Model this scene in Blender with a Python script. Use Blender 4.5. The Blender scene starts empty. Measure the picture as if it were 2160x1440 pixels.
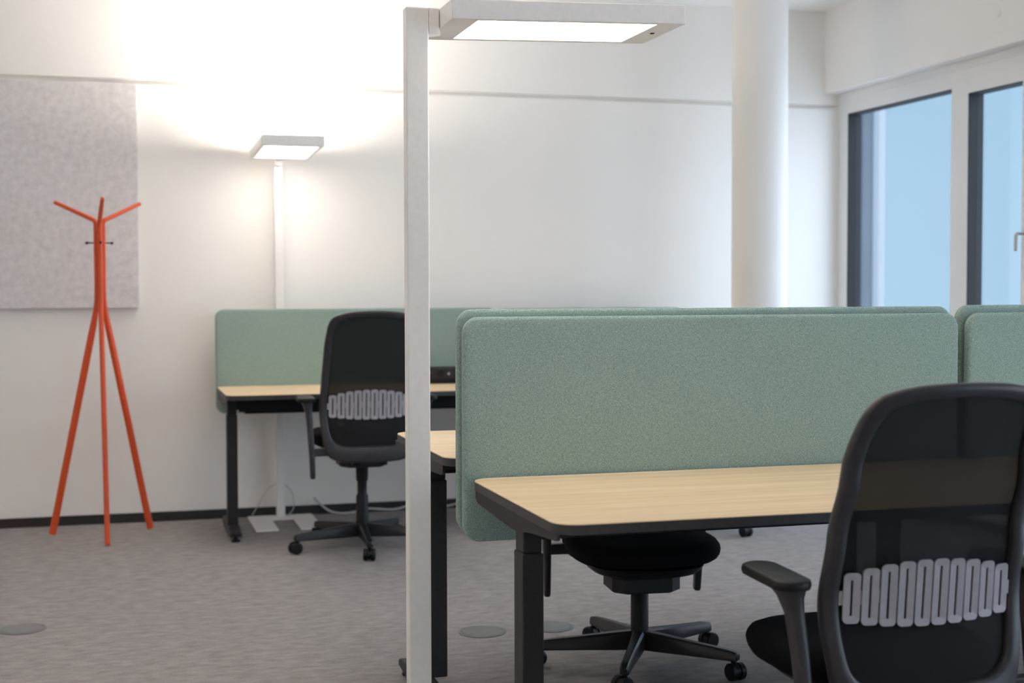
import bpy, bmesh, math, random
from mathutils import Vector, Matrix
random.seed(7)
S = bpy.context.scene
COL = S.collection
PI = math.pi

# ------------------------------------------------------------------ camera, light, exposure
cam_d = bpy.data.cameras.new('camera')
cam = bpy.data.objects.new('camera', cam_d); COL.objects.link(cam)
S.camera = cam
F_PX = 2946.1
cam_d.sensor_width = 36.0
cam_d.lens = F_PX / 2160.0 * 36.0
cam_d.clip_start = 0.05
VA = Vector((11370 - 1080, 582 - 720, F_PX)).normalized()      # room x axis seen from the camera (image right, down, forward)
VB = Vector((235 - 1080, 608 - 720, F_PX)).normalized()        # room y axis
VC = VA.cross(VB); VC = -VC if VC[1] > 0 else VC               # room z axis
right = Vector((VA[0], VB[0], VC[0])); down = Vector((VA[1], VB[1], VC[1])); fwd = Vector((VA[2], VB[2], VC[2]))
fwd.normalize(); right = (right - fwd * right.dot(fwd)).normalized(); up = right.cross(fwd)
M = Matrix.Identity(4)
for i in range(3):
    M[i][0] = right[i]; M[i][1] = up[i]; M[i][2] = -fwd[i]
M[0][3], M[1][3], M[2][3] = 0.0, 0.0, 1.30
cam.matrix_world = M
cam_d.dof.use_dof = True
cam_d.dof.focus_distance = 4.0
cam_d.dof.aperture_fstop = 3.2

SKY_DIM, SKY_BRIGHT = 0.27, 1.18
world = bpy.data.worlds.new('sky_world'); S.world = world; world.use_nodes = True
wn = world.node_tree.nodes; wl = world.node_tree.links
bg = wn['Background']
tc = wn.new('ShaderNodeTexCoord'); sx = wn.new('ShaderNodeSeparateXYZ')
wl.new(tc.outputs['Generated'], sx.inputs[0])
rc = wn.new('ShaderNodeValToRGB'); rs_ = wn.new('ShaderNodeValToRGB')      # colour by height, brightness from the dim side of the sky to the bright side
wl.new(sx.outputs['Z'], rc.inputs[0]); wl.new(rc.outputs[0], bg.inputs[0])
rc.color_ramp.elements[0].position = 0.0; rc.color_ramp.elements[0].color = (0.54, 0.74, 0.92, 1)
rc.color_ramp.elements[1].position = 0.45; rc.color_ramp.elements[1].color = (0.45, 0.69, 0.88, 1)
cm = wn.new('ShaderNodeMixRGB'); mc_ = wn.new('ShaderNodeMapRange'); wl.new(sx.outputs['Y'], mc_.inputs[0])
mc_.inputs[1].default_value = 0.75; mc_.inputs[2].default_value = 0.3
wl.new(mc_.outputs[0], cm.inputs[0]); wl.new(rc.outputs[0], cm.inputs[1]); cm.inputs[2].default_value = (0.83, 0.88, 1.0, 1)
wl.new(cm.outputs[0], bg.inputs[0])
mr = wn.new('ShaderNodeMapRange'); wl.new(sx.outputs['Y'], mr.inputs[0])
mr.inputs[1].default_value = 0.70; mr.inputs[2].default_value = 0.05
mr.inputs[3].default_value = SKY_DIM; mr.inputs[4].default_value = SKY_BRIGHT
wl.new(mr.outputs[0], bg.inputs[1])
LAMP_DOWN, LAMP_UP = 3.2, 15.0
WARM = (1.0, 0.91, 0.82)
S.view_settings.view_transform = 'Standard'
S.view_settings.look = 'None'
S.view_settings.gamma = 1.0
S.view_settings.use_curve_mapping = False
S.view_settings.exposure = 1.88
try:
    S.cycles.use_denoising = True
    S.cycles.max_bounces = 14; S.cycles.diffuse_bounces = 8; S.cycles.transparent_max_bounces = 16
    S.cycles.caustics_reflective = False; S.cycles.caustics_refractive = False
    S.cycles.sample_clamp_indirect = 6.0
except Exception:
    pass

# ------------------------------------------------------------------ materials
MAT = {}
def mat(name, col, rough=0.5, metal=0.0, spec=0.5, sheen=0.0):
    m = bpy.data.materials.new(name); m.use_nodes = True
    b = m.node_tree.nodes['Principled BSDF']
    b.inputs['Base Color'].default_value = (*col, 1)
    b.inputs['Roughness'].default_value = rough
    b.inputs['Metallic'].default_value = metal
    b.inputs['Specular IOR Level'].default_value = spec
    if sheen:
        b.inputs['Sheen Weight'].default_value = sheen
    MAT[name] = m
    return m
def nd(m): return m.node_tree.nodes, m.node_tree.links
def coords(m, scale, kind='Object'):
    n, l = nd(m)
    t = n.new('ShaderNodeTexCoord'); mp = n.new('ShaderNodeMapping')
    l.new(t.outputs[kind], mp.inputs[0]); mp.inputs['Scale'].default_value = scale
    return mp.outputs[0]
def noise(m, scale3, sc=1.0, detail=3.0, rough=0.55):
    n, l = nd(m)
    t = n.new('ShaderNodeTexNoise'); t.inputs['Scale'].default_value = sc
    t.inputs['Detail'].default_value = detail; t.inputs['Roughness'].default_value = rough
    l.new(coords(m, scale3), t.inputs['Vector'])
    return t.outputs[0]
def ramp(m, src, stops):
    n, l = nd(m)
    r = n.new('ShaderNodeValToRGB'); l.new(src, r.inputs[0])
    el = r.color_ramp.elements
    while len(el) < len(stops): el.new(0.5)
    for e, (p, c) in zip(el, stops):
        e.position = p; e.color = (*c, 1) if len(c) == 3 else c
    return r.outputs[0]
def math_n(m, op, a, b):
    n, l = nd(m)
    t = n.new('ShaderNodeMath'); t.operation = op
    for i, v in enumerate((a, b)):
        if isinstance(v, (int, float)): t.inputs[i].default_value = v
        else: l.new(v, t.inputs[i])
    return t.outputs[0]
def bump(m, src, strength, dist=0.002):
    n, l = nd(m)
    b = n.new('ShaderNodeBump'); b.inputs['Strength'].default_value = strength; b.inputs['Distance'].default_value = dist
    l.new(src, b.inputs['Height']); l.new(b.outputs[0], n['Principled BSDF'].inputs['Normal'])
def base(m, out):
    n, l = nd(m); l.new(out, n['Principled BSDF'].inputs['Base Color'])

wall_m = mat('wall_paint', (0.87, 0.85, 0.82), 0.7, spec=0.25)
bump(wall_m, noise(wall_m, (1, 1, 1), 220.0, 2), 0.04, 0.001)
ceil_m = mat('ceiling_paint', (0.88, 0.87, 0.85), 0.8, spec=0.2)
bump(ceil_m, noise(ceil_m, (1, 1, 1), 160.0, 2), 0.04, 0.001)
frame_m = mat('window_white', (0.80, 0.79, 0.78), 0.35)
base(frame_m, ramp(frame_m, noise(frame_m, (1, 1, 1), 3.0), [(0.3, (0.79, 0.78, 0.77)), (0.7, (0.81, 0.80, 0.79))]))
seal_m = mat('black_rubber', (0.012, 0.014, 0.018), 0.7)
base(seal_m, ramp(seal_m, noise(seal_m, (1, 1, 1), 14.0), [(0.3, (0.005, 0.006, 0.008)), (0.7, (0.008, 0.009, 0.011))]))
skirt_m = mat('skirting_black', (0.018, 0.017, 0.017), 0.6)
base(skirt_m, ramp(skirt_m, noise(skirt_m, (6, 6, 60), 2.0), [(0.3, (0.014, 0.013, 0.013)), (0.7, (0.026, 0.024, 0.023))]))

carpet = mat('carpet', (0.2, 0.19, 0.19), 0.95, spec=0.1)
c1 = noise(carpet, (13.0, 28.0, 1.0), 1.0, 5.0, 0.62)
c2 = noise(carpet, (150.0, 380.0, 1.0), 1.0, 3.0, 0.7)
c3 = noise(carpet, (900.0, 900.0, 1.0), 1.0, 1.0)
cs = math_n(carpet, 'ADD', math_n(carpet, 'MULTIPLY', c1, 0.50), math_n(carpet, 'ADD', math_n(carpet, 'MULTIPLY', c2, 0.38), math_n(carpet, 'MULTIPLY', c3, 0.12)))
base(carpet, ramp(carpet, cs, [(0.34, (0.195, 0.181, 0.180)), (0.5, (0.300, 0.280, 0.279)), (0.66, (0.405, 0.380, 0.378))]))
bump(carpet, cs, 0.35, 0.004)

def fabric(name, dark, mid, light, s=1.0):
    m = mat(name, mid, 0.9, spec=0.15, sheen=0.15)
    a = noise(m, (160 * s, 300 * s, 750 * s), 1.0, 2.0, 0.7)
    b = noise(m, (750 * s, 300 * s, 160 * s), 1.0, 2.0, 0.7)
    w = math_n(m, 'MULTIPLY', math_n(m, 'ADD', a, b), 0.5)
    base(m, ramp(m, w, [(0.34, dark), (0.5, mid), (0.66, light)]))
    bump(m, w, 0.4, 0.0015)
    return m
green = fabric('green_fabric', (0.125, 0.190, 0.165), (0.265, 0.365, 0.325), (0.48, 0.60, 0.55))
felt = mat('grey_felt', (0.42, 0.40, 0.395), 0.95, spec=0.1)
base(felt, ramp(felt, noise(felt, (1, 1, 1), 26.0, 5.0, 0.65), [(0.32, (0.63, 0.60, 0.60)), (0.5, (0.71, 0.68, 0.68)), (0.68, (0.78, 0.75, 0.75))]))
bump(felt, noise(felt, (1, 1, 1), 300.0), 0.25, 0.001)

wood = mat('beech_laminate', (0.7, 0.5, 0.3), 0.42, spec=0.35)
w1 = noise(wood, (0.9, 26.0, 1.0), 1.0, 4.0, 0.6); w2 = noise(wood, (6.0, 190.0, 1.0), 1.0, 2.0, 0.6)
ws = math_n(wood, 'ADD', math_n(wood, 'MULTIPLY', w1, 0.65), math_n(wood, 'MULTIPLY', w2, 0.35))
base(wood, ramp(wood, ws, [(0.32, (0.63, 0.46, 0.275)), (0.5, (0.74, 0.565, 0.36)), (0.68, (0.82, 0.66, 0.46))]))

def speck(name, col, rough, d=0.12, sc=60.0, **k):
    m = mat(name, col, rough, **k)
    lo = tuple(c * (1 - d) for c in col); hi = tuple(min(1, c * (1 + d)) for c in col)
    base(m, ramp(m, noise(m, (1, 1, 1), sc), [(0.35, lo), (0.65, hi)]))
    return m
steel = speck('dark_steel', (0.024, 0.023, 0.024), 0.5, spec=0.3)
black = speck('black_plastic', (0.006, 0.006, 0.007), 0.5, spec=0.3)
graph = speck('graphite_plastic', (0.028, 0.027, 0.031), 0.4)
basem = speck('base_black', (0.014, 0.014, 0.017), 0.35)
silver = speck('grey_lumbar', (0.36, 0.35, 0.38), 0.42, 0.04)
seatm = speck('black_cloth', (0.006, 0.006, 0.007), 0.95, 0.3, 500.0, spec=0.1)
edge = speck('desk_edge', (0.045, 0.043, 0.043), 0.5)
lampw = speck('lamp_white', (0.84, 0.82, 0.80), 0.38, 0.02)
orange = speck('orange_lacquer', (0.68, 0.080, 0.015), 0.42, 0.05)
chrome = speck('brushed_nickel', (0.55, 0.52, 0.48), 0.28, 0.05, metal=1.0)
cablem = speck('cable_grey', (0.50, 0.50, 0.49), 0.5, 0.04)
boxm = speck('floor_box_grey', (0.17, 0.175, 0.175), 0.45, 0.06)
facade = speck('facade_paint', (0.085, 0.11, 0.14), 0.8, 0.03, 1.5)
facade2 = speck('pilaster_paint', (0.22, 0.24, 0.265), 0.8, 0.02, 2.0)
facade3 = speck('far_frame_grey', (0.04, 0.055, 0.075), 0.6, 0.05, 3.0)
ground = speck('paving', (0.45, 0.46, 0.47), 0.9, 0.1, 8.0)

mesh_m = bpy.data.materials.new('chair_mesh'); mesh_m.use_nodes = True
n, l = nd(mesh_m); n['Principled BSDF'].inputs['Base Color'].default_value = (0.012, 0.012, 0.013, 1)
n['Principled BSDF'].inputs['Roughness'].default_value = 0.8
n['Principled BSDF'].inputs['Specular IOR Level'].default_value = 0.2
tr = n.new('ShaderNodeBsdfTransparent'); mx = n.new('ShaderNodeMixShader')
wv = ramp(mesh_m, noise(mesh_m, (900, 900, 900), 1.0, 1.0), [(0.3, (0.015, 0.015, 0.015)), (0.7, (0.05, 0.05, 0.05))])
l.new(wv, mx.inputs[0]); l.new(n['Principled BSDF'].outputs[0], mx.inputs[1]); l.new(tr.outputs[0], mx.inputs[2])
l.new(mx.outputs[0], n['Material Output'].inputs[0])

glass = bpy.data.materials.new('window_glass'); glass.use_nodes = True
n, l = nd(glass); n.remove(n['Principled BSDF'])
tr = n.new('ShaderNodeBsdfTransparent'); tr.inputs[0].default_value = (0.88, 0.94, 0.97, 1)
gl = n.new('ShaderNodeBsdfGlossy'); gl.inputs['Roughness'].default_value = 0.02
lw = n.new('ShaderNodeLayerWeight'); lw.inputs[0].default_value = 0.5
fp = math_n(glass, 'POWER', lw.outputs['Facing'], 5.0); fr = math_n(glass, 'ADD', math_n(glass, 'MULTIPLY', fp, 0.9), 0.045)
mx = n.new('ShaderNodeMixShader')
l.new(fr, mx.inputs[0]); l.new(tr.outputs[0], mx.inputs[1]); l.new(gl.outputs[0], mx.inputs[2]); l.new(mx.outputs[0], n['Material Output'].inputs[0])

def emit(name, col, st):
    m = bpy.data.materials.new(name); m.use_nodes = True
    n, l = nd(m); b = n['Principled BSDF']
    b.inputs['Base Color'].default_value = (0.8, 0.8, 0.8, 1)
    b.inputs['Emission Color'].default_value = (*col, 1); b.inputs['Emission Strength'].default_value = st
    return m
glow_dn = emit('diffuser_glow', WARM, LAMP_DOWN)
glow_up = emit('uplight_glow', WARM, LAMP_UP)

# ------------------------------------------------------------------ helpers
def obj(name, bm, m, parent=None, smooth=None):
    me = bpy.data.meshes.new(name)
    bmesh.ops.recalc_face_normals(bm, faces=bm.faces[:])
    if smooth is not None:
        for f in bm.faces: f.smooth = True
        for e in bm.edges:
            e.smooth = not (len(e.link_faces) == 2 and e.calc_face_angle(0) > math.radians(smooth))
    bm.to_mesh(me); bm.free()
    for x in (m if isinstance(m, (list, tuple)) else [m]): me.materials.append(x)
    o = bpy.data.objects.new(name, me); COL.objects.link(o)
    if parent: o.parent = parent
    return o
def tag(o, label, cat, group=None, kind=None):
    o['label'] = label; o['category'] = cat
    if group: o['group'] = group
    if kind: o['kind'] = kind
    return o
def thing(name, label, cat, loc=(0, 0, 0), rz=0.0, group=None):
    o = bpy.data.objects.new(name, None); COL.objects.link(o)
    o.empty_display_size = 0.1
    o.location = loc; o.rotation_euler = (0, 0, rz)
    return tag(o, label, cat, group)
def struct(name, bm, m, parent=None, smooth=None):
    o = obj(name, bm, m, parent, smooth)
    if parent is None: o['kind'] = 'structure'
    return o
def copy_tree(o, parent=None):
    c = o.copy(); COL.objects.link(c); c.parent = parent
    for ch in list(o.children): copy_tree(ch, c)
    return c
def box(bm, x0, x1, y0, y1, z0, z1, bev=0.0, seg=2, mi=0):
    r = bmesh.ops.create_cube(bm, size=1.0)
    vs = r['verts']
    for v in vs:
        v.co = Vector(((x0 + x1) / 2 + v.co.x * (x1 - x0), (y0 + y1) / 2 + v.co.y * (y1 - y0), (z0 + z1) / 2 + v.co.z * (z1 - z0)))
    fs = set(f for v in vs for f in v.link_faces)
    for f in fs: f.material_index = mi
    if bev:
        es = list(set(e for v in vs for e in v.link_edges))
        bmesh.ops.bevel(bm, geom=es, offset=bev, segments=seg, affect='EDGES', profile=0.5)
    return bm
def B(*a, **k):
    return box(bmesh.new(), *a, **k)
def rings(bm, rs, cap=True, closed=False):
    """skin successive rings of equal length"""
    V = [[bm.verts.new(p) for p in r] for r in rs]
    n = len(V[0])
    pairs = list(zip(V, V[1:])) + ([(V[-1], V[0])] if closed else [])
    for a, b in pairs:
        for i in range(n):
            bm.faces.new((a[i], a[(i + 1) % n], b[(i + 1) % n], b[i]))
    if cap and not closed:
        bm.faces.new(V[0][::-1]); bm.faces.new(V[-1])
    return bm
def cyl(bm, p0, p1, r0, r1=None, n=20):
    r1 = r0 if r1 is None else r1
    p0, p1 = Vector(p0), Vector(p1); d = (p1 - p0).normalized()
    a = d.orthogonal().normalized(); b = d.cross(a)
    f = lambda p, r: [p + (a * math.cos(2 * PI * i / n) + b * math.sin(2 * PI * i / n)) * r for i in range(n)]
    return rings(bm, [f(p0, r0), f(p1, r1)])
def lathe(bm, prof, c=(0, 0, 0), n=32, axis='Z'):
    rs = []
    for r, z in prof:
        ring = []
        for i in range(n):
            t = 2 * PI * i / n
            p = (r * math.cos(t), r * math.sin(t), z)
            if axis == 'X': p = (p[2], p[0], p[1])
            if axis == 'Y': p = (p[0], p[2], p[1])
            ring.append(Vector(p) + Vector(c))
        rs.append(ring)
    return rings(bm, rs)
def catmull(pts, k=8, closed=False):
    P = [Vector(p) for p in pts]; out = []; n = len(P)
    rng = range(n) if closed else range(n - 1)
    for i in rng:
        if closed: a, b, c, d = P[(i - 1) % n], P[i], P[(i + 1) % n], P[(i + 2) % n]
        else: a, b, c, d = P[max(i - 1, 0)], P[i], P[i + 1], P[min(i + 2, n - 1)]
        for j in range(k):
            t = j / k
            out.append(0.5 * ((2 * b) + (c - a) * t + (2 * a - 5 * b + 4 * c - d) * t * t + (3 * b - a - 3 * c + d) * t ** 3))
    if not closed: out.append(P[-1])
    return out
def tube(bm, pts, rad, n=12, side=None, rad2=None):
    """sweep an ellipse: rad along 'side', rad2 across"""
    P = [Vector(p) for p in pts]; rs = []
    fr = lambda v, i: v(i) if callable(v) else v
    prev = None
    for i, p in enumerate(P):
        d = (P[min(i + 1, len(P) - 1)] - P[max(i - 1, 0)]).normalized()
        if side is not None: a = Vector(side) - d * d.dot(Vector(side)); a.normalize()
        else:
            a = d.orthogonal() if prev is None else prev - d * d.dot(prev)
            a.normalize(); prev = a
        b = d.cross(a)
        r1 = fr(rad, i / (len(P) - 1)); r2 = fr(rad2, i / (len(P) - 1)) if rad2 is not None else r1
        rs.append([p + a * (r1 * math.cos(2 * PI * j / n)) + b * (r2 * math.sin(2 * PI * j / n)) for j in range(n)])
    return rings(bm, rs)
def rrect(w, h, r, n=6, cx=0.0, cy=0.0):
    out = []
    for qx, qy, a0 in ((1, 1, 0), (-1, 1, 90), (-1, -1, 180), (1, -1, 270)):
        for i in range(n + 1):
            a = math.radians(a0 + 90 * i / n)
            out.append((cx + qx * (w / 2 - r) + r * math.cos(a), cy + qy * (h / 2 - r) + r * math.sin(a)))
    return out
def lerp_tab(tab, z):
    if z <= tab[0][0]: return tab[0][1]
    for (a, va), (b, vb) in zip(tab, tab[1:]):
        if z <= b:
            t = (z - a) / (b - a); t = t * t * (3 - 2 * t)
            return va + (vb - va) * t
    return tab[-1][1]

# ------------------------------------------------------------------ room shell
WY = 8.01; WX = 4.46; CZ = 3.03; X0 = -3.2; Y0 = -2.6
SILL = 0.12; HEAD = 2.52
struct('floor', B(X0 - 0.1, WX + 0.08, Y0 - 0.1, WY + 0.3, -0.12, 0.0), carpet)
struct('ceiling', B(X0 - 0.1, WX + 0.08, Y0 - 0.1, WY + 0.3, CZ, CZ + 0.15), ceil_m)
bm = bmesh.new()
box(bm, X0 - 0.1, WX + 0.08, WY, WY + 0.2, 0.0, 2.425)
box(bm, X0 - 0.1, WX + 0.08, WY, WY + 0.2, 2.450, CZ)
box(bm, X0 - 0.1, WX + 0.08, WY + 0.03, WY + 0.2, 2.425, 2.450)
struct('wall_back', bm, wall_m)
struct('wall_left', B(X0 - 0.2, X0, Y0, WY, 0, CZ), wall_m)
struct('wall_front', B(X0 - 0.2, WX + 0.08, Y0 - 0.2, Y0, 0, CZ), wall_m)
bm = bmesh.new()
box(bm, WX - 0.10, WX + 0.08, Y0, WY, HEAD, CZ)
box(bm, WX, WX + 0.08, Y0, WY, 0, SILL)
box(bm, WX - 0.0, WX + 0.08, Y0, Y0 + 0.4, SILL, HEAD)
struct('wall_right', bm, wall_m)
bm = bmesh.new(); box(bm, X0, WX, WY - 0.012, WY, 0.0, 0.052, bev=0.002, seg=1)
struct('baseboard_back', bm, skirt_m)
struct('baseboard_left', B(X0, X0 + 0.012, Y0, WY - 0.012, 0, 0.052), skirt_m)
struct('baseboard_right', B(WX - 0.012, WX, Y0, WY - 0.012, 0, 0.052), skirt_m)

def window(name, y0, y1, gz0, gz1, gy0, gy1, handle=False):
    """white frame y0..y1 around a glass opening gy0..gy1, gz0..gz1"""
    bm = bmesh.new(); xa, xb = WX, WX + 0.075
    e = 0.0
    box(bm, xa, xb, y0, gy0, SILL, HEAD); box(bm, xa, xb, gy1, y1, SILL, HEAD)
    box(bm, xa, xb, gy0, gy1, gz1, HEAD); box(bm, xa, xb, gy0, gy1, SILL, gz0)
    w = struct(name, bm, frame_m)
    bm = bmesh.new(); t = 0.004; xa2, xb2 = xa + 0.004, xb + 0.02
    box(bm, xa2, xb2, gy0, gy0 + t, gz0, gz1); box(bm, xa2, xb2, gy1 - t, gy1, gz0, gz1)
    box(bm, xa2, xb2, gy0 + t, gy1 - t, gz1 - t, gz1); box(bm, xa2, xb2, gy0 + t, gy1 - t, gz0, gz0 + t)
    obj('glazing_seal', bm, seal_m, w)
    obj('glass_pane', B(xa + 0.052, xa + 0.058, gy0 + t, gy1 - t, gz0 + t, gz1 - t), glass, w)
    if handle:
        bm = bmesh.new()
        box(bm, xa - 0.010, xa, gy0 - 0.052, gy0 - 0.022, 1.53, 1.60, bev=0.004)
        hy = gy0 - 0.037
        cyl(bm, (xa - 0.005, hy, 1.566), (xa - 0.052, hy, 1.566), 0.0075, n=14)
        tube(bm, catmull([(xa - 0.046, hy, 1.566), (xa - 0.056, hy + 0.002, 1.56), (xa - 0.058, hy + 0.003, 1.54), (xa - 0.058, hy + 0.003, 1.478)], 5), 0.0085, 12)
        obj('window_handle', bm, chrome, w, 40)
    return w
window('window_1', 6.69, WY, 0.22, 2.385, 6.768, 7.900)
# the second window: a narrow opening sash, seen at the picture's right edge
window('window_2', 6.02, 6.69, 0.26, 2.342, 6.141, 6.615, True)
ys = [6.02, 4.75, 3.48, 2.21, 0.94, -0.33, -1.60]
for i in range(6):
    window('window_%d' % (i + 3), ys[i + 1], ys[i], 0.22, 2.36, ys[i + 1] + 0.09, ys[i] - 0.09)
struct('wall_right_end', B(WX, WX + 0.08, Y0 + 0.4, -1.60, SILL, HEAD), wall_m)
# thin white trim strip where the frame meets the head lining
struct('trim_1', B(WX - 0.006, WX + 0.0, Y0 + 0.4, WY, 2.478, 2.52, bev=0.001, seg=1), frame_m)

# round structural column
bm = bmesh.new()
lathe(bm, [(0.158, 0.0), (0.158, CZ)], (3.585, 7.345, 0), 64)
co = tag(obj('round_column', bm, wall_m, None, 30), 'white round structural column between desks and windows', 'column')
co['kind'] = 'structure'

# outside: the facade across the courtyard
nb = thing('neighbour_building', 'pale building corner with white pilaster seen outside through the left window', 'building', (6.3, 8, 0))
def lb(x0, x1, y0, y1, z0, z1, **k): return B(x0 - 6.3, x1 - 6.3, y0 - 8, y1 - 8, z0, z1, **k)
obj('pilaster', lb(6.0, 6.06, 10.12, 10.20, -3, 6.0, bev=0.01), facade2, nb)
obj('recess_wall', lb(6.9, 6.92, 11.75, 22.0, -3, 6.0), facade, nb)
bm = bmesh.new()
for y in (11.76, 11.90): box(bm, 6.80 - 6.3, 6.9 - 6.3, y - 8, y + 0.05 - 8, -3, 6.0)
obj('mullions', bm, facade3, nb)
bm = bmesh.new(); cyl(bm, (6.83 - 6.3, 11.85 - 8, -3), (6.83 - 6.3, 11.85 - 8, 5.5), 0.03)
obj('downpipe', bm, facade2, nb, 40)

# round cover on the head wall
bm = bmesh.new(); lathe(bm, [(0.0, -0.006), (0.018, -0.006), (0.024, -0.004), (0.026, 0.0)], (WX - 0.10, 6.216, 2.692), 32, 'X')
tag(obj('round_cover', bm, wall_m, None, 40), 'small white round blanking cover on the wall above the windows', 'cover')

# ------------------------------------------------------------------ acoustic panel
pn = obj('acoustic_panel', B(-1.45, 0.147, WY - 0.045, WY - 0.002, 1.192, 2.417, bev=0.003), felt, None)
tag(pn, 'large grey felt acoustic panel on the wall behind the coat stand', 'wall panel')

# ------------------------------------------------------------------ desk screens
def screen(x0, x1, yc, z0, z1, label, th=0.034, group='green fabric desk screens'):
    cx, cz = (x0 + x1) / 2, (z0 + z1) / 2; w, h = x1 - x0, z1 - z0
    bm = bmesh.new(); rs = []
    prof = [(-1.0, 0.018), (-0.97, 0.009), (-0.86, 0.003), (-0.62, 0.0), (-0.56, 0.0015), (-0.50, 0.0), (0.50, 0.0), (0.56, 0.0015), (0.62, 0.0), (0.86, 0.003), (0.97, 0.009), (1.0, 0.018)]
    for t, ins in prof:
        rs.append([(px, t * th / 2, pz) for px, pz in rrect(w - 2 * ins, h - 2 * ins, 0.048 - ins * 0.6, 10)])
    rings(bm, rs)
    o = obj('desk_screen', bm, green, None, 50)
    o.location = (cx, yc, cz)
    return tag(o, label, 'desk screen', group)

# ------------------------------------------------------------------ desks
def desk(x0, x1, y0, y1, z, label, flip=False, tray=0.0, inset=0.0, group='beech desks'):
    """y0 is the user's edge, y1 the screen edge when not flipped"""
    w = x1 - x0; d = y1 - y0
    t = thing('desk', label, 'desk', ((x0 + x1) / 2, (y0 + y1) / 2, 0), PI if flip else 0, group)
    bm = bmesh.new(); R = rrect(w, d, 0.062, 10); R1 = rrect(w - 0.002, d - 0.002, 0.061, 10)
    lay = [(R1, z - 0.026), (R, z - 0.025), (R, z - 0.003), (R, z - 0.0012), (R1, z)]
    V = [[bm.verts.new((a, b, h)) for a, b in r] for r, h in lay]; n = len(R)
    for k in range(4):
        for i in range(n):
            f = bm.faces.new((V[k][i], V[k][(i + 1) % n], V[k + 1][(i + 1) % n], V[k + 1][i]))
            f.material_index = 1 if k < 2 else 0
    bm.faces.new(V[0][::-1]).material_index = 1; bm.faces.new(V[-1]).material_index = 0
    obj('desktop', bm, [wood, edge], t, 35)
    zb = z - 0.026
    for s in (-1, 1):
        ex = s * (w / 2)
        xa, xb = sorted((ex - s * 0.002, ex - s * 0.009))
        bm = bmesh.new()
        yl = -0.072   # leg centre from desk centre
        prof = [(-d / 2 + 0.012, zb), (-d / 2 + 0.012, zb - 0.010), (-d / 2 + 0.02, zb - 0.014), (yl - 0.12, zb - 0.028), (yl, zb - 0.043), (yl + 0.05, zb - 0.046), (yl + 0.16, zb - 0.042), (d / 2 - 0.075, zb - 0.031), (d / 2 - 0.055, zb - 0.02), (d / 2 - 0.055, zb)]
        rings(bm, [[(xa, a, b) for a, b in prof], [(xb, a, b) for a, b in prof]])
        xi, xo = sorted((ex - s * 0.009, ex - s * 0.06))
        box(bm, xi, xo, -d / 2 + 0.06, d / 2 - 0.06, zb - 0.014, zb - 0.0005, bev=0.002, seg=1)
        obj('side_bracket', bm, steel, t)
        xi, xo = sorted((ex - s * (0.006 + inset), ex - s * (0.0545 + inset)))
        lg = obj('leg', B(xi - 0.003, xo + 0.003, yl - 0.040, yl + 0.040, 0.062, 0.645 + z - 0.765, bev=0.004), steel, t)
        obj('inner_tube', B(xi, xo, yl - 0.035, yl + 0.035, 0.645 + z - 0.765, zb - 0.010, bev=0.004), steel, lg)
        bm = bmesh.new(); rs = []
        for yy, hw, za, zc in ((-d / 2 + 0.035, 0.020, 0.034, 0.046), (-d / 2 + 0.045, 0.028, 0.030, 0.050), (yl - 0.10, 0.032, 0.022, 0.062), (yl + 0.10, 0.032, 0.022, 0.062), (d / 2 - 0.075, 0.028, 0.030, 0.050), (d / 2 - 0.065, 0.020, 0.034, 0.046)):
            cx = ex - s * (0.030 + (inset if tray else 0.0))
            rs.append([(cx - hw, yy, za), (cx + hw, yy, za), (cx + hw, yy, zc - 0.006), (cx + hw - 0.005, yy, zc), (cx - hw + 0.005, yy, zc), (cx - hw, yy, zc - 0.006)])
        rings(bm, rs)
        ft = obj('foot', bm, steel, t)
        for yy in (-d / 2 + 0.075, d / 2 - 0.105):
            bm = bmesh.new(); lathe(bm, [(0.020, 0.0), (0.023, 0.003), (0.022, 0.009), (0.010, 0.012), (0.008, 0.031)], (cx, yy, 0), 20)
            obj('glide', bm, black, ft, 40)
    bm = bmesh.new()
    box(bm, -w / 2 + 0.05, w / 2 - 0.05, -0.10, -0.055, zb - 0.062 - tray * 0.5, zb - 0.001, bev=0.003, seg=1)
    box(bm, -w / 2 + 0.05, w / 2 - 0.05, 0.10, 0.14, zb - 0.050, zb - 0.001, bev=0.003, seg=1)
    obj('crossbeam', bm, black, t)
    if tray:
        bm = bmesh.new()
        box(bm, -w / 2 + 0.12, w / 2 - 0.12, -0.02, 0.085, zb - 0.062 - tray, zb - 0.058 - tray)
        box(bm, -w / 2 + 0.12, w / 2 - 0.12, -0.024, -0.02, zb - 0.062 - tray, zb - 0.003)
        box(bm, -w / 2 + 0.12, w / 2 - 0.12, 0.085, 0.089, zb - 0.062 - tray, zb - 0.003)
        obj('cable_tray', bm, black, t)
        bm = bmesh.new(); lathe(bm, [(0.0, -0.003), (0.006, -0.002), (0.007, 0.0)], (-w / 2 + 0.075, -0.1005, zb - 0.075), 16, 'Y')
        obj('bracket_screw', bm, chrome, t, 40)
    return t
desk(0.959, 2.545, 2.975, 3.780, 0.765, 'nearest beech desk, empty top, in front of the green screen, mesh chair pulled up')
desk(0.914, 2.515, 3.873, 4.640, 0.812, 'beech desk behind the long green screen, only its left corner showing', True, inset=0.042)
desk(2.563, 4.150, 2.975, 3.780, 0.765, 'beech desk right of the nearest desk, hidden behind the foreground mesh chair')
desk(2.585, 4.190, 3.873, 4.640, 0.812, 'beech desk nearest the windows, hidden behind the right-hand green screens', True)
desk(0.552, 2.150, 7.160, 7.850, 0.757, 'distant beech desk against the back wall with black socket unit', tray=0.035, inset=0.015)
desk(2.175, 3.330, 7.160, 7.850, 0.757, 'distant beech desk by the back wall behind the round column', tray=0.035)
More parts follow.
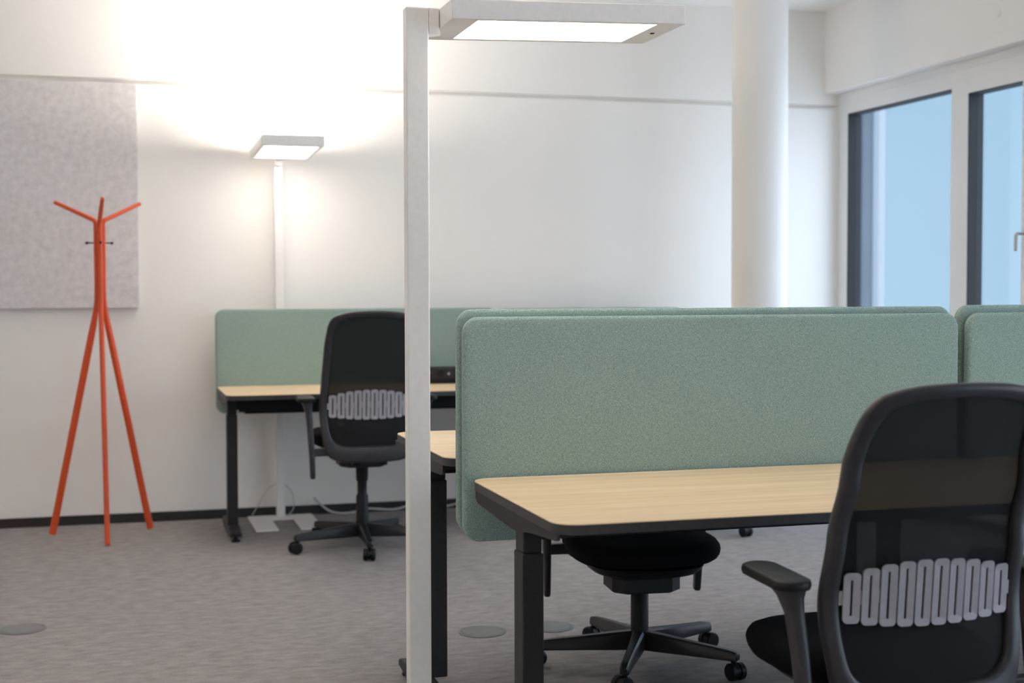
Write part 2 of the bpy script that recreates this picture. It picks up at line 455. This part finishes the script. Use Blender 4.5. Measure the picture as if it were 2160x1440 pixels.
screen(0.945, 2.532, 3.806, 0.583, 1.217, 'front long green fabric screen standing along the back of the nearest desk')
screen(0.938, 2.535, 3.850, 0.598, 1.238, 'green fabric screen just behind the front long one, its top edge showing above it')
screen(2.568, 4.155, 3.806, 0.583, 1.217, 'green fabric screen cut off at right edge, in front of its taller neighbour')
screen(2.560, 4.160, 3.850, 0.598, 1.241, 'taller green fabric screen at right edge, behind the cut off one')
screen(0.549, 2.150, 7.868, 0.606, 1.184, 'distant green fabric screen on the desk against the back wall')
screen(2.172, 3.330, 7.868, 0.606, 1.178, 'distant green fabric screen behind the round column, hidden by nearer screens')

# ------------------------------------------------------------------ office chairs
YP = [(0.44, -0.262), (0.55, -0.252), (0.72, -0.234), (0.86, -0.258), (1.0, -0.300), (1.20, -0.378)]
def back_y(x, z): return lerp_tab(YP, z) + 0.45 * x * x
OUT = [(0, 0.456), (0.08, 0.458), (0.145, 0.463), (0.186, 0.476), (0.211, 0.500), (0.225, 0.545), (0.235, 0.61), (0.241, 0.66), (0.243, 0.723), (0.239, 0.805), (0.234, 0.889), (0.229, 0.998), (0.221, 1.08), (0.2135, 1.128), (0.195, 1.160), (0.161, 1.176), (0.107, 1.187), (0.05, 1.191), (0, 1.192)]
INN = [(0, 0.537), (0.07, 0.537), (0.120, 0.540), (0.150, 0.546), (0.174, 0.562), (0.190, 0.588), (0.199, 0.63), (0.203, 0.67), (0.205, 0.723), (0.203, 0.805), (0.198, 0.889), (0.193, 0.990), (0.187, 1.063), (0.180, 1.103), (0.165, 1.132), (0.138, 1.147), (0.098, 1.155), (0.048, 1.159), (0, 1.160)]
def mirror(P): return P + [(-x, z) for x, z in P[-2:0:-1]]
def make_chair():
    t = thing('office_chair', '', 'chair', group='black mesh swivel chairs')
    # back frame: rounded section swept between the outer and inner outline
    bo = catmull([Vector((x, 0, z)) for x, z in mirror(OUT)], 4, True); bi = catmull([Vector((x, 0, z)) for x, z in mirror(INN)], 4, True)
    bm = bmesh.new(); rs = []
    for a, b in zip(bo, bi):
        m_, h = (a + b) / 2, (a - b) / 2; th = 0.017
        ring = []
        for k in range(12):
            c, s = math.cos(2 * PI * k / 12), math.sin(2 * PI * k / 12)
            q = lambda v: math.copysign(abs(v) ** 0.62, v)
            p = m_ + h * q(c)
            ring.append((p.x, back_y(p.x, p.z) + th * q(s), p.z))
        rs.append(ring)
    rings(bm, rs, closed=True)
    bf = obj('back_frame', bm, graph, t, 60)
    # mesh panel
    bm = bmesh.new(); N = len(bi); K = 8
    cen = Vector((0, 0, 0.85)); loops = []
    for k in range(K):
        f = 1.0 - k / K
        loops.append([bm.verts.new((cen.x + (p.x - cen.x) * f * 1.02, back_y((p.x - cen.x) * f * 1.02, cen.z + (p.z - cen.z) * f * 1.01) + 0.002, cen.z + (p.z - cen.z) * f * 1.01)) for p in bi])
    for a, b in zip(loops, loops[1:]):
        for i in range(N): bm.faces.new((a[i], a[(i + 1) % N], b[(i + 1) % N], b[i]))
    c = bm.verts.new((0, back_y(0, 0.85) + 0.002, 0.85))
    for i in range(N): bm.faces.new((loops[-1][i], loops[-1][(i + 1) % N], c))
    obj('back_mesh', bm, mesh_m, t, 60)
    # lumbar support: ten slotted loops joined by a bar, one flexible plate
    bm = bmesh.new(); n = 10; pitch = 0.0402; th = 0.004; yo = -0.012
    def P(x, z, front): return (x, back_y(x, z) + yo + (th if front else 0.0), z)
    for i in range(n):
        u = (i - (n - 1) / 2); cx = u * pitch; e = abs(u) / 4.5
        hh = 0.0725 - 0.018 * e * e; zc = 0.731 + 0.006 * (1 - e * e)
        o_ = rrect(0.0365, 2 * hh, 0.010, 4, cx, zc); s_ = rrect(0.0058, 2 * hh - 0.030, 0.0032, 4, cx, zc)
        m_ = len(o_); L = {}
        for key, R in (('o', o_), ('s', s_)):
            for fr_ in (0, 1): L[key, fr_] = [bm.verts.new(P(a, b, fr_)) for a, b in R]
        for j in range(m_):
            k = (j + 1) % m_
            bm.faces.new((L['o', 0][j], L['o', 0][k], L['s', 0][k], L['s', 0][j]))
            bm.faces.new((L['o', 1][k], L['o', 1][j], L['s', 1][j], L['s', 1][k]))
            bm.faces.new((L['o', 0][k], L['o', 0][j], L['o', 1][j], L['o', 1][k]))
            bm.faces.new((L['s', 0][j], L['s', 0][k], L['s', 1][k], L['s', 1][j]))
        for xa, xb in ([(cx + 0.0175, cx + pitch - 0.0175)] if i < n - 1 else [(cx + 0.0165, cx + 0.026)]) + ([(cx - 0.026, cx - 0.0165)] if i == 0 else []):
            za, zb = zc - 0.015, zc + 0.015
            ri = [[P(x_, z_, f_) for z_, f_ in ((za, 0), (zb, 0), (zb, 1), (za, 1))] for x_ in (xa, xb)]
            rings(bm, ri)
    obj('lumbar_support', bm, silver, t)
    # seat
    def sup(a, b, n_=40, ex=2.7, cy=0.0):
        out = []
        for i in range(n_):
            th_ = 2 * PI * i / n_; c, s = math.cos(th_), math.sin(th_)
            out.append((a * math.copysign(abs(c) ** (2 / ex), c), cy + b * math.copysign(abs(s) ** (2 / ex), s)))
        return out
    bm = bmesh.new(); rs = []
    for k, z in ((0.78, 0.510), (0.88, 0.514), (0.95, 0.524), (0.99, 0.540), (1.0, 0.554), (0.99, 0.570), (0.95, 0.584), (0.87, 0.592), (0.60, 0.595), (0.25, 0.593)):
        rs.append([(x, y, z + ((-0.010 if z > 0.56 else 0.016) * max(0, (y - 0.08) / 0.19) ** 2) + 0.006 * (x / 0.26) ** 2) for x, y in sup(0.257 * k, 0.245 * k, cy=0.025)])
    rings(bm, rs)
    st = obj('seat', bm, seatm, t, 60)
    bm = bmesh.new()
    rings(bm, [[(x, y, z) for x, y in sup(0.19 * k, 0.185 * k, cy=0.04)] for k, z in ((0.80, 0.476), (0.93, 0.484), (1.0, 0.494), (1.05, 0.511))])
    obj('seat_shell', bm, black, st, 50)
    # mechanism
    bm = bmesh.new()
    pl = [(-0.085, -0.10), (0.085, -0.10), (0.118, -0.04), (0.118, 0.085), (0.080, 0.125), (-0.080, 0.125), (-0.118, 0.085), (-0.118, -0.04)]
    rings(bm, [[(x * 0.92, y * 0.92, 0.412) for x, y in pl], [(x, y, 0.418) for x, y in pl], [(x, y, 0.462) for x, y in pl], [(x * 0.95, y * 0.95, 0.472) for x, y in pl]])
    mc = obj('tilt_mechanism', bm, steel, t)
    bm = bmesh.new()
    box(bm, -0.085, 0.085, -0.215, -0.09, 0.448, 0.470, bev=0.004)
    box(bm, -0.085, -0.045, -0.235, -0.205, 0.440, 0.462, bev=0.003); box(bm, 0.045, 0.085, -0.235, -0.205, 0.440, 0.462, bev=0.003)
    obj('back_carrier', bm, black, mc)
    # gas lift, made long enough for the seat height
    bm = bmesh.new(); lathe(bm, [(0.017, 0.052), (0.017, 0.07), (0.031, 0.08), (0.0305, 0.26), (0.024, 0.27), (0.024, 0.33), (0.030, 0.34), (0.032, 0.42)], n=28)
    obj('gas_lift', bm, black, t, 35)
    # arms
    for s in (-1, 1):
        bm = bmesh.new(); rs = []
        for f, xo, yo_, hx, hy in ((0.0, 0.278, -0.232, 0.009, 0.014), (0.02, 0.278, -0.232, 0.012, 0.018), (0.3, 0.280, -0.222, 0.0135, 0.021), (0.6, 0.284, -0.205, 0.0145, 0.024), (0.85, 0.290, -0.188, 0.0155, 0.027), (0.94, 0.293, -0.175, 0.020, 0.037), (1.0, 0.295, -0.160, 0.027, 0.058)):
            z = 0.385 + f * (0.751 - 0.385)
            rs.append([(s * xo + a, yo_ + b, z) for a, b in rrect(2 * hx, 2 * hy, min(hx, hy) * 0.8, 4)])
        rings(bm, rs)
        ar = obj('armrest', bm, graph, t, 50)
        obj('arm_bracket', B(*sorted((s * 0.080, s * 0.280)), -0.240, -0.205, 0.492, 0.530, bev=0.004), graph, t)
        bm = bmesh.new(); rs = []
        for k, z in ((0.80, 0.749), (0.95, 0.751), (1.0, 0.758), (1.0, 0.763), (0.96, 0.769), (0.84, 0.772)):
            rs.append([(s * (0.295 - 0.055 * (y + 0.11)) + x, y, z) for x, y in ((a * k, -0.11 + b * (1 - (1 - k) * 0.35)) for a, b in rrect(0.086, 0.246, 0.040, 8))])
        rings(bm, rs)
        obj('arm_pad', bm, black, ar, 50)
    return t
def star(t, phase, r=0.345):
    bm = bmesh.new()
    lathe(bm, [(0.026, 0.060), (0.034, 0.066), (0.038, 0.09), (0.036, 0.118), (0.030, 0.124)], n=28)
    for k in range(5):
        a = math.radians(phase + 72 * k); d = Vector((math.cos(a), math.sin(a), 0)); q = Vector((-d.y, d.x, 0)); rs = []
        for rr, hw, za, zc in ((0.015, 0.024, 0.058, 0.124), (0.09, 0.021, 0.058, 0.118), (0.20, 0.018, 0.060, 0.108), (r - 0.02, 0.0165, 0.062, 0.098), (r + 0.012, 0.0155, 0.062, 0.092), (r + 0.018, 0.010, 0.066, 0.086)):
            rs.append([d * rr + q * hw + Vector((0, 0, za + 0.004)), d * rr + q * hw * 0.92 + Vector((0, 0, zc - 0.007)), d * rr + q * hw * 0.6 + Vector((0, 0, zc)), d * rr - q * hw * 0.6 + Vector((0, 0, zc)), d * rr - q * hw * 0.92 + Vector((0, 0, zc - 0.007)), d * rr - q * hw + Vector((0, 0, za + 0.004)), d * rr - q * hw * 0.8 + Vector((0, 0, za)), d * rr + q * hw * 0.8 + Vector((0, 0, za))])
        rings(bm, rs)
    obj('star_base', bm, basem, t, 38)
    for k in range(5):
        a = math.radians(phase + 72 * k); c = Vector((math.cos(a) * r, math.sin(a) * r, 0))
        ca = a + random.uniform(-0.7, 0.7)
        ax = Vector((-math.sin(ca), math.cos(ca), 0)); tr_ = Vector((math.cos(ca), math.sin(ca), 0)) * 0.012
        bm = bmesh.new(); cyl(bm, c + Vector((0, 0, 0.040)), c + Vector((0, 0, 0.072)), 0.009, n=12)
        cyl(bm, c + tr_ - ax * 0.006 + Vector((0, 0, 0.030)), c + tr_ + ax * 0.006 + Vector((0, 0, 0.030)), 0.024, n=20)
        cs_ = obj('caster', bm, black, t, 40)
        for s in (-1, 1):
            bm = bmesh.new(); cc = c + tr_ + Vector((0, 0, 0.0290))
            ring = lambda off, rad: [cc + ax * off * s + (tr_.normalized() * math.cos(2 * PI * j / 24) + Vector((0, 0, 1)) * math.sin(2 * PI * j / 24)) * rad for j in range(24)]
            rings(bm, [ring(0.008, 0.026), ring(0.010, 0.0288), ring(0.024, 0.0288), ring(0.028, 0.025), ring(0.0285, 0.012)])
            obj('wheel', bm, black, cs_, 40)
def raise_parts(t, dz):
    """seat height of this chair: everything above the base goes up or down, the gas lift in between"""
    for ch in t.children:
        if ch.name.split('.')[0] == 'gas_lift':
            me = ch.data.copy(); ch.data = me
            for v in me.vertices:
                if v.co.z > 0.265: v.co.z = 0.265 + (v.co.z - 0.265) * (0.155 + dz) / 0.155
        elif ch.name.split('.')[0] not in ('star_base', 'caster', 'wheel'):
            ch.location.z += dz
proto = make_chair()
def place(x, y, rz, dz, phase, label, first=False, arm_dz=0.0):
    c = proto if first else None
    if c is None:
        c = proto.copy(); COL.objects.link(c)
        for ch in proto.children:
            if ch.name.split('.')[0] in ('star_base', 'caster'): continue
            k = ch.copy(); COL.objects.link(k); k.parent = c; k.location.z = 0
            for g in ch.children:
                h = g.copy(); COL.objects.link(h); h.parent = k
    c.location = (x, y, 0); c.rotation_euler = (0, 0, rz)
    star(c, phase); raise_parts(c, dz); c['label'] = label
    for ch in c.children:
        if ch.name.split('.')[0] == 'armrest': ch.location.z += arm_dz
    return c
c_far = place(1.195, 6.905, 0.0, 0.0, 266, 'black mesh swivel chair in the distance, at the back wall desk', True)
c_near = place(1.672, 2.845, 0.0, -0.087, 250, 'black mesh swivel chair in the right foreground, seen from behind')
c_mid = place(1.732, 4.460, PI - math.radians(6.0), -0.14, 241 - 180 + 6.0, 'black swivel chair tucked under the desks, only seat and base showing', arm_dz=-0.045)
c_hid = place(2.950, 6.905, 0.0, 0.0, 307, 'black swivel chair behind the nearest desk, just one caster showing under its edge')

# ------------------------------------------------------------------ floor lamps (arm points along local +x)
def lamp(label, x, y, rz, hz=1.998, base_back=0.05):
    t = thing('floor_lamp', label, 'floor lamp', (x, y, 0), rz, 'white office floor lamps')
    obj('pole', B(-0.031, 0.031, -0.0225, 0.0225, 0.009, 2.052, bev=0.004), lampw, t)
    obj('lamp_arm', B(0.031, 0.060, -0.0225, 0.0225, 1.985, 2.052, bev=0.003), lampw, t)
    bm = bmesh.new()
    b = -base_back
    pts = [(b, -0.18), (0.44, -0.18), (0.44, -0.06), (0.09, -0.06), (0.09, 0.06), (0.44, 0.06), (0.44, 0.18), (b, 0.18)]
    rings(bm, [[(px, py, z) for px, py in pts] for z in (0.001, 0.009)])
    obj('base_plate', bm, lampw, t)
    tilt = math.radians(1.6)
    h0 = 0.051; L = 0.655; W = 0.161; rim = 0.038
    hd = bpy.data.objects.new('lamp_head', None)
    bm = bmesh.new()
    box(bm, 0, L, -W, -W + 0.012, 0, h0, bev=0.002); box(bm, 0, L, W - 0.012, W, 0, h0, bev=0.002)
    box(bm, 0, 0.012, -W + 0.011, W - 0.011, 0.0003, h0 - 0.0003); box(bm, L - 0.012, L, -W + 0.011, W - 0.011, 0.0003, h0 - 0.0003)
    r1, r2 = 0.075, 0.075
    box(bm, 0.011, r1, -W + 0.011, W - 0.011, 0.0005, 0.006); box(bm, L - r2, L - 0.011, -W + 0.011, W - 0.011, 0.0005, 0.006)
    box(bm, r1, L - r2, -W + 0.011, -W + 0.022, 0.0005, 0.006); box(bm, r1, L - r2, W - 0.022, W - 0.011, 0.0005, 0.006)
    box(bm, 0.011, L - 0.011, -W + 0.011, W - 0.011, h0 - 0.020, h0 - 0.014)
    hd = obj('lamp_head', bm, lampw, t)
    hd.location = (0.062, 0, hz); hd.rotation_euler = (0, -tilt, 0)
    obj('diffuser', B(r1 - 0.004, L - r2 + 0.004, -W + 0.020, W - 0.020, 0.012, 0.018), glow_dn, hd)
    obj('uplight_panel', B(0.05, L - 0.05, -W + 0.03, W - 0.03, h0 - 0.014, h0 - 0.009), glow_up, hd)
    bm = bmesh.new(); lathe(bm, [(0.0, -0.0015), (0.006, -0.0015), (0.007, 0.0006)], (L - 0.038, -0.01, 0.0), 16)
    obj('sensor', bm, black, hd, 40)
    bm = bmesh.new(); cyl(bm, (0.028, 0.0, 1.983), (0.066, 0, 1.990), 0.009, n=14)
    obj('hinge', bm, lampw, t, 40)
    return t
lamp('tall white floor lamp in the foreground beside the nearest desk, lit', 0.798, 3.720, 0.0)
lamp('unseen white floor lamp added for fill light, farther left beside the camera', -1.7, 0.6, 0.0)  # lamp added out of view, to brighten surfaces that face the camera
lamp('unseen white floor lamp added for general light, in the left part of the room', -1.35, 4.0, PI)  # second lamp added out of view, for more warm light from the left
l2 = lamp('distant white floor lamp, lit, behind the desk against the back wall', 0.905, 7.925, -PI / 2, 2.012)
cord = [(0.02, -0.03, 0.012), (-0.02, -0.060, 0.05), (-0.015, -0.055, 0.13), (-0.005, -0.02, 0.185), (-0.002, 0.022, 0.19), (-0.01, 0.06, 0.15), (-0.02, 0.09, 0.08), (-0.03, 0.12, 0.015)]
bm = bmesh.new(); tube(bm, catmull([(-0.042 if False else c[0] - 0.012, -c[1] * 1.3, c[2]) for c in cord], 6), 0.0028, 8)
obj('lamp_cord', bm, cablem, l2, 60)

# ------------------------------------------------------------------ coat stand
cs = thing('coat_stand', 'orange three-legged coat stand with black pegs in front of grey panel', 'coat stand', (-0.055, 7.600, 0))
for k, ang in enumerate((-86, 34, 154)):
    a = math.radians(ang); d = Vector((math.cos(a), math.sin(a), 0)); Z = Vector((0, 0, 1))
    pts = [d * 0.292 + Z * 0.004, d * 0.262 + Z * 0.13, d * 0.160 + Z * 0.585, d * 0.060 + Z * 1.03, d * 0.036 + Z * 1.14, d * 0.0235 + Z * 1.215, d * 0.020 + Z * 1.30, d * 0.020 + Z * 1.50, d * 0.020 + Z * 1.625]
    pts2 = catmull(pts, 6) + [d * 0.022 + Z * 1.643, d * 0.030 + Z * 1.655] + [d * (0.045 + 0.205 * i / 8) + Z * (1.662 + 0.089 * i / 8) for i in range(9)]
    n_ = len(pts2)
    bm = bmesh.new()
    tube(bm, pts2, lambda f: 0.0185 if f < 0.55 else 0.0185 - (f - 0.55) / 0.45 * 0.0085, 16, side=(-d.y, d.x, 0), rad2=None) if False else \
        tube(bm, pts2, lambda f: 0.0135 if f < 0.8 else 0.0135 - (f - 0.8) / 0.2 * 0.003, 16, side=(-d.y, d.x, 0), rad2=lambda f: 0.0195 - 0.0065 * min(1, max(0, (f - 0.3) / 0.2)) - 0.0025 * max(0, (f - 0.8) / 0.2))
    obj('leg', bm, orange, cs, 60)
    bm = bmesh.new(); p = Z * 1.537
    cyl(bm, p + d * 0.028, p + d * 0.066, 0.0035, n=10)
    rs = [[p + d * (0.062 + 0.010 * (1 - math.cos(t_))) + (Vector((-d.y, d.x, 0)) * math.cos(2 * PI * j / 12) + Z * math.sin(2 * PI * j / 12)) * 0.0075 * math.sin(t_) for j in range(12)] for t_ in (0.3, 0.8, 1.57, 2.3, 2.84)]
    rings(bm, rs)
    obj('peg', bm, black, cs, 60)

# ------------------------------------------------------------------ small things
def floor_box(x, y, label):
    t = thing('floor_box', label, 'floor outlet', (x, y, 0), 0, 'round floor outlets')
    bm = bmesh.new(); lathe(bm, [(0.090, 0.0005), (0.090, 0.003), (0.086, 0.0045), (0.080, 0.0045), (0.0795, 0.002)], n=48)
    obj('trim_ring', bm, boxm, t, 30)
    bm = bmesh.new(); lathe(bm, [(0.0785, 0.002), (0.078, 0.0052), (0.0, 0.0056)][:2] + [(0.001, 0.0054)], n=48)
    obj('lid', bm, boxm, t, 30)
floor_box(-0.345, 5.600, 'grey round floor outlet lid in the carpet at lower left')
floor_box(1.330, 5.060, 'grey round floor outlet lid left of the near desk leg')
floor_box(1.600, 5.060, 'grey round floor outlet lid right of the near desk leg')

su = thing('socket_unit', 'black power socket unit clamped on the distant desk', 'power outlet', (1.76, 7.72, 0.757), 0)
bm = bmesh.new()
prof = [(-0.035, 0.028), (-0.035, 0.030), (-0.030, 0.088), (-0.022, 0.096), (0.022, 0.096), (0.030, 0.088), (0.030, 0.028)]
rings(bm, [[(x_, a, b) for a, b in prof] for x_ in (-0.17, 0.17)])
obj('housing', bm, steel, su, 30)
bm = bmesh.new(); box(bm, -0.15, 0.15, -0.030, 0.030, 0.0005, 0.027, bev=0.003)
obj('mount', bm, black, su)
for x_ in (-0.11, 0.02, 0.13):
    bm = bmesh.new(); lathe(bm, [(0.0, 0.002), (0.012, 0.002), (0.0185, -0.003), (0.021, -0.003), (0.021, 0.0)], (x_, -0.0335, 0.058), 24, 'Y')
    so = obj('socket', bm, black, su, 40)
bm = bmesh.new(); lathe(bm, [(0.0, -0.004), (0.006, -0.004), (0.008, 0.0)], (-0.045, -0.033, 0.064), 16, 'Y')
obj('switch', bm, silver, su, 40)
bm = bmesh.new(); lathe(bm, [(0.0, -0.004), (0.006, -0.004), (0.008, 0.0)], (0.07, -0.033, 0.056), 16, 'Y')
obj('switch', bm, silver, su, 40)

pts = [(1.10, 7.965, 0.10), (1.135, 7.972, 0.062), (1.19, 7.96, 0.020), (1.25, 7.93, 0.008), (1.33, 7.945, 0.010), (1.40, 7.965, 0.022), (1.47, 7.965, 0.018), (1.54, 7.95, 0.014), (1.60, 7.955, 0.018), (1.67, 7.97, 0.034), (1.76, 7.97, 0.036), (1.84, 7.95, 0.016), (1.90, 7.96, 0.020), (2.0, 7.97, 0.03), (2.3, 7.95, 0.012)]
bm = bmesh.new(); tube(bm, catmull(pts, 6), 0.0065, 10)
tag(obj('power_cable', bm, cablem, None, 60), 'pale grey power cable lying in waves along the back wall skirting', 'cable')
